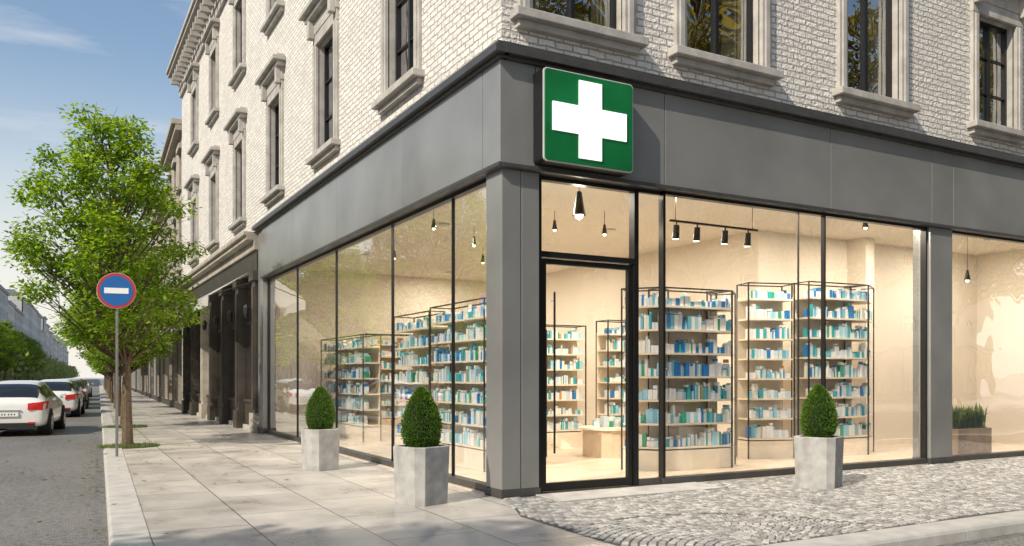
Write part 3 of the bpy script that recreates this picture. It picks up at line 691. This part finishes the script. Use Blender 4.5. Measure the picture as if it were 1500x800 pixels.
# ================================================================ CARS
def car(name,x,y,rot,paint):
    e=empty(name,(x,y,-.12)); e.rotation_euler=(0,0,rot)
    st=[(0.0,.76,.26,.70,.80,.55),(.06,.84,.24,.86,.94,.62),(.22,.88,.22,.92,1.0,.64),(.62,.90,.2,.94,1.22,.60),(1.0,.905,.2,.94,1.40,.57),(1.5,.91,.2,.94,1.46,.56),(1.95,.91,.2,.93,1.475,.56),(2.02,.91,.2,.93,1.475,.56),(2.5,.91,.2,.92,1.43,.56),(3.0,.90,.2,.91,1.18,.60),(3.35,.89,.2,.89,.98,.66),(3.9,.87,.22,.80,.88,.6),(4.25,.82,.24,.66,.74,.55),(4.38,.74,.28,.52,.58,.5)]
    m=MB([paint,'carglass','tyre'])
    def prof(s):
        y_,w,zb,zl,zt,wr=s
        return [(w*.0,zb),(w*.9,zb),(w*.985,zb+.12),(w,.58 if zl>.62 else (zb+zl)/2),(w*.985,zl-.03),(w*.94,zl+.02 if zt-zl>.06 else zl),(wr+ (w-wr)*.1,zt-.05 if zt-zl>.1 else zt-.015),(wr*.8,zt-.005),(0,zt)]
    rings=[]
    for s in st:
        h=prof(s); full=[(p[0],s[0],p[1]) for p in h]+[(-p[0],s[0],p[1]) for p in h[-2:0:-1]]
        i=len(m.v); m.v+=full; rings.append((i,len(full)))
    n=rings[0][1]
    for j in range(len(st)-1):
        a=rings[j][0]; b=rings[j+1][0]
        for q in range(n):
            seg=q if q<8 else n-1-q
            k=0
            if seg==5 and j in (3,4,5,7,8): k=1
            if seg in (6,7) and j in (2,3): k=1
            if seg in (6,7) and j in (8,9): k=1
            if seg==0: k=2
            m.f.append((a+q,a+(q+1)%n,b+(q+1)%n,b+q)); m.m.append(k)
    m.f.append(tuple(rings[0][0]+q for q in range(n))); m.m.append(0); m.f.append(tuple(rings[-1][0]+q for q in range(n))); m.m.append(0)
    o=m.obj('car_body',e,smooth=True)
    sb=o.modifiers.new('s','SUBSURF'); sb.levels=2; sb.render_levels=2
    d=MB([])
    for sgn_ in (-1,1):
        for wy in (.78,3.45):
            d.tube([(sgn_*.62,wy,.33),(sgn_*.915,wy,.33)],[.385,.385],'tyre',28)
            d.tube([(sgn_*.70,wy,.32),(sgn_*.90,wy,.32),(sgn_*.93,wy,.32)],[.32,.32,.29],'tyre',28)
            d.tube([(sgn_*.925,wy,.32),(sgn_*.937,wy,.32)],[.215,.19],'alloy',20)
            for q in range(5):
                a=q*1.2566; d.tube([(sgn_*.938,wy+.1*math.cos(a),.32+.1*math.sin(a)),(sgn_*.940,wy+.1*math.cos(a),.32+.1*math.sin(a))],[.035,.035],'tyre',8)
        d.hexa([(sgn_*.46,-.03,.70),(sgn_*.80,.035,.69),(sgn_*.80,.10,.69),(sgn_*.46,.1,.70),(sgn_*.46,.005,.87),(sgn_*.80,.05,.91),(sgn_*.80,.14,.91),(sgn_*.46,.14,.87)],'red')
        d.hexa([(sgn_*.80,.035,.69),(sgn_*.90,.20,.73),(sgn_*.80,.3,.73),(sgn_*.75,.1,.69),(sgn_*.80,.05,.91),(sgn_*.90,.42,.92),(sgn_*.80,.45,.92),(sgn_*.75,.14,.91)],'red')
        d.hexa([(sgn_*.90,2.75,.94),(sgn_*1.03,2.75,.96),(sgn_*1.03,2.88,.96),(sgn_*.90,2.9,.94),(sgn_*.90,2.75,1.06),(sgn_*1.03,2.75,1.08),(sgn_*1.03,2.86,1.07),(sgn_*.9,2.88,1.06)],paint)
        d.box(FW,sgn_*.55-.08,sgn_*.55+.08,-.045,.05,.34,.38,'red')
    d.box(FW,-.25,.25,-.032,.03,.53,.64,'signwhite'); d.box(FW,-.3,.3,-.025,.03,.665,.70,'alloy')
    d.box(FW,-.62,.62,-.035,.1,.22,.36,'tyre')
    for px in (-.19,-.12,-.06,.03,.09,.16): d.box(FW,px-.012,px+.012,-.036,-.03,.565,.605,'frame_in')
    d.obj('car_details',e,bevel=.006)
    return e
car('parked_car',-5.72,16.6,math.radians(-7),'carpaint')
car('parked_car',-4.75,27.5,math.radians(-5),'carpaint')
car('parked_car',-4.25,36,math.radians(-3.5),'cargrey'); car('parked_car',-3.95,43,math.radians(-3),'carpaint'); car('parked_car',-3.6,52,math.radians(-2.4),'cargrey'); car('parked_car',-3.1,62,math.radians(-2.4),'carpaint')

# ================================================================ OTHER BUILDINGS
def building(name,o,d,out,L,H,dep,floors,bay,wk,g0=3.8,detail=True):
    F=(o,d,out); e=empty(name); m=MB([]); fh=(H-g0-.6)/floors; ops=[]; nb=max(1,int(L/bay))
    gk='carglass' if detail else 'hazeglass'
    for f in range(floors):
        for i in range(nb):
            c=L*(i+.5)/nb; z=g0+fh*f+fh*.22; ops.append((c-.55,c+.55,z,z+fh*.62))
    gops=[(L*(i+.5)/nb-bay*.36,L*(i+.5)/nb+bay*.36,.3,g0-.6) for i in range(nb)]
    wall(m,F,0,L,g0-.3,H,ops,wk,.25,wk); wall(m,F,0,L,0,g0-.3,gops,'darkwood' if detail else wk,.25,wk)
    for (a,b,c,d2) in ops:
        m.fq(F,[(a,-.22,c),(b,-.22,c),(b,-.22,d2),(a,-.22,d2)],gk)
        if detail:
            m.box(F,a-.15,b+.15,-.02,.15,c-.15,c,'stone'); m.box(F,a-.15,b+.15,-.02,.12,d2,d2+.2,'stone'); m.box(F,(a+b)/2-.03,(a+b)/2+.03,-.21,-.15,c,d2,'signwhite'); m.box(F,a,b,-.212,-.152,c+(d2-c)*.6,c+(d2-c)*.63,'signwhite')
    for (a,b,c,d2) in gops:
        m.fq(F,[(a,-.22,c),(b,-.22,c),(b,-.22,d2),(a,-.22,d2)],gk)
        if detail: m.box(F,(a+b)/2-.05,(a+b)/2+.05,-.21,-.1,c,d2,'darkwood')
    m.box(F,-.0,L,-.1,.18,g0-.35,g0-.1,'stone_warm' if detail else wk); m.box(F,0,L,-.1,.3,H-.45,H-.2,wk); m.box(F,-.02,L+.02,-.1,.45,H-.2,H,wk)
    m.box(F,.003,L-.003,-dep,-.26,0,H-.01,wk)
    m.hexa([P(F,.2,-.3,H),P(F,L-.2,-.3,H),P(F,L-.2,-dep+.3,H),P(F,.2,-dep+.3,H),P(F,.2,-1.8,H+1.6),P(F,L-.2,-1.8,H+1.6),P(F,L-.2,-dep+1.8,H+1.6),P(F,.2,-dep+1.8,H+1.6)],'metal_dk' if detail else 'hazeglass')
    m.obj('facade',e)
    return e
sv=(math.sin(math.radians(2.4)),math.cos(math.radians(2.4))); ov=(-sv[1],sv[0])
y=28.25
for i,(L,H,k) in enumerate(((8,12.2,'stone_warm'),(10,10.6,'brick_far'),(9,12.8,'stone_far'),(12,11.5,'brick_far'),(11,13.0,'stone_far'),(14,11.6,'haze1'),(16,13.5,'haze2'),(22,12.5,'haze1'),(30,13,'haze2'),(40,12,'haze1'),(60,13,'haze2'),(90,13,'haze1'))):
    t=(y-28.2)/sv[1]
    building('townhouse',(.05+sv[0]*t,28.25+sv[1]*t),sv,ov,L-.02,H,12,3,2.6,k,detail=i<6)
    if i in (0,1,3):
        F=((.05+sv[0]*t,28.25+sv[1]*t),sv,ov); m=MB([]); kk='darkwood' if i!=1 else 'awning'
        m.fq(F,[(1,.05,3.5),(L-1,.05,3.5),(L-1,1.2,2.9),(1,1.2,2.9)],kk); m.fq(F,[(1,1.2,2.9),(L-1,1.2,2.9),(L-1,1.2,2.6),(1,1.2,2.6)],kk); m.obj('canopy_awning',recalc=False)
    y+=L*sv[1]
ov2=(sv[1],-sv[0]); t=-6
for i in range(34):
    L=U(12,22); H=U(9.0,10.5) if t<130 else U(16,21.5)
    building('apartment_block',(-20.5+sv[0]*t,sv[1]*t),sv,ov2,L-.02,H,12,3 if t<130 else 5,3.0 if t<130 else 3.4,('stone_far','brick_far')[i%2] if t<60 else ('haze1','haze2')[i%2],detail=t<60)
    t+=L
    if t>620: break
x=-3
for i in range(4): building('apartment_block',(x,-26),(1,0),(0,1),13.9,10+i%2,10,3,3,('stone_far','brick_far')[i%2]); x+=14

# ================================================================ SKY & SUN
el=math.radians(38); az=Vector((-.93,-.36)).normalized()
sunv=Vector((az.x*math.cos(el),az.y*math.cos(el),math.sin(el)))
w=bpy.data.worlds.new('World'); scene.world=w; w.use_nodes=True; nt=w.node_tree; L=nt.links
bg=nt.nodes['Background']; sk=N(nt,'ShaderNodeTexSky'); sk.sky_type='NISHITA'; sk.sun_disc=False; sk.sun_elevation=el; sk.sun_rotation=math.atan2(az.x,az.y)
sk.air_density=1.2; sk.dust_density=.9; sk.ozone_density=1.0
tc=N(nt,'ShaderNodeTexCoord'); mp=N(nt,'ShaderNodeMapping'); mp.inputs['Scale'].default_value=(1.2,1.2,7); mp.inputs['Rotation'].default_value=(.12,.05,0); L.new(tc.outputs['Generated'],mp.inputs[0])
nz=N(nt,'ShaderNodeTexNoise'); nz.inputs['Scale'].default_value=2.2; nz.inputs['Detail'].default_value=8; nz.inputs['Roughness'].default_value=.55; L.new(mp.outputs[0],nz.inputs['Vector'])
mr=N(nt,'ShaderNodeMapRange'); mr.inputs['From Min'].default_value=.50; mr.inputs['From Max'].default_value=.76; mr.inputs['To Max'].default_value=.7; L.new(nz.outputs['Fac'],mr.inputs['Value'])
sp=N(nt,'ShaderNodeSeparateXYZ'); L.new(tc.outputs['Generated'],sp.inputs[0])
hz=N(nt,'ShaderNodeMapRange'); hz.interpolation_type='SMOOTHSTEP'; hz.inputs['From Min'].default_value=-.02; hz.inputs['From Max'].default_value=.36; hz.inputs['To Min'].default_value=.95; hz.inputs['To Max'].default_value=.0; L.new(sp.outputs[2],hz.inputs['Value'])
mh=N(nt,'ShaderNodeMix',data_type='RGBA'); L.new(hz.outputs[0],mh.inputs[0]); L.new(sk.outputs[0],mh.inputs[6]); mh.inputs[7].default_value=(6.5,6.2,5.6,1)
mx=N(nt,'ShaderNodeMix',data_type='RGBA'); L.new(mr.outputs[0],mx.inputs[0]); L.new(mh.outputs[2],mx.inputs[6]); mx.inputs[7].default_value=(6.4,6.3,6.1,1)
L.new(mx.outputs[2],bg.inputs[0]); bg.inputs[1].default_value=.15
sl_=bpy.data.lights.new('sun','SUN'); sl_.energy=5.0; sl_.angle=math.radians(.5); sl_.color=(1,.90,.74)
so=bpy.data.objects.new('sun',sl_); COL.objects.link(so); so.rotation_euler=(-sunv).to_track_quat('-Z','Y').to_euler()

# ================================================================ CAMERA
cd=bpy.data.cameras.new('camera'); co=bpy.data.objects.new('camera',cd); COL.objects.link(co)
co.location=(-4.647,-8.670,1.45); co.rotation_euler=(math.radians(90),0,math.radians(-28.9))
cd.sensor_width=36; cd.lens=36*1214/1500; cd.shift_y=152/1500; cd.clip_end=3000; cd.clip_start=.05
scene.camera=co
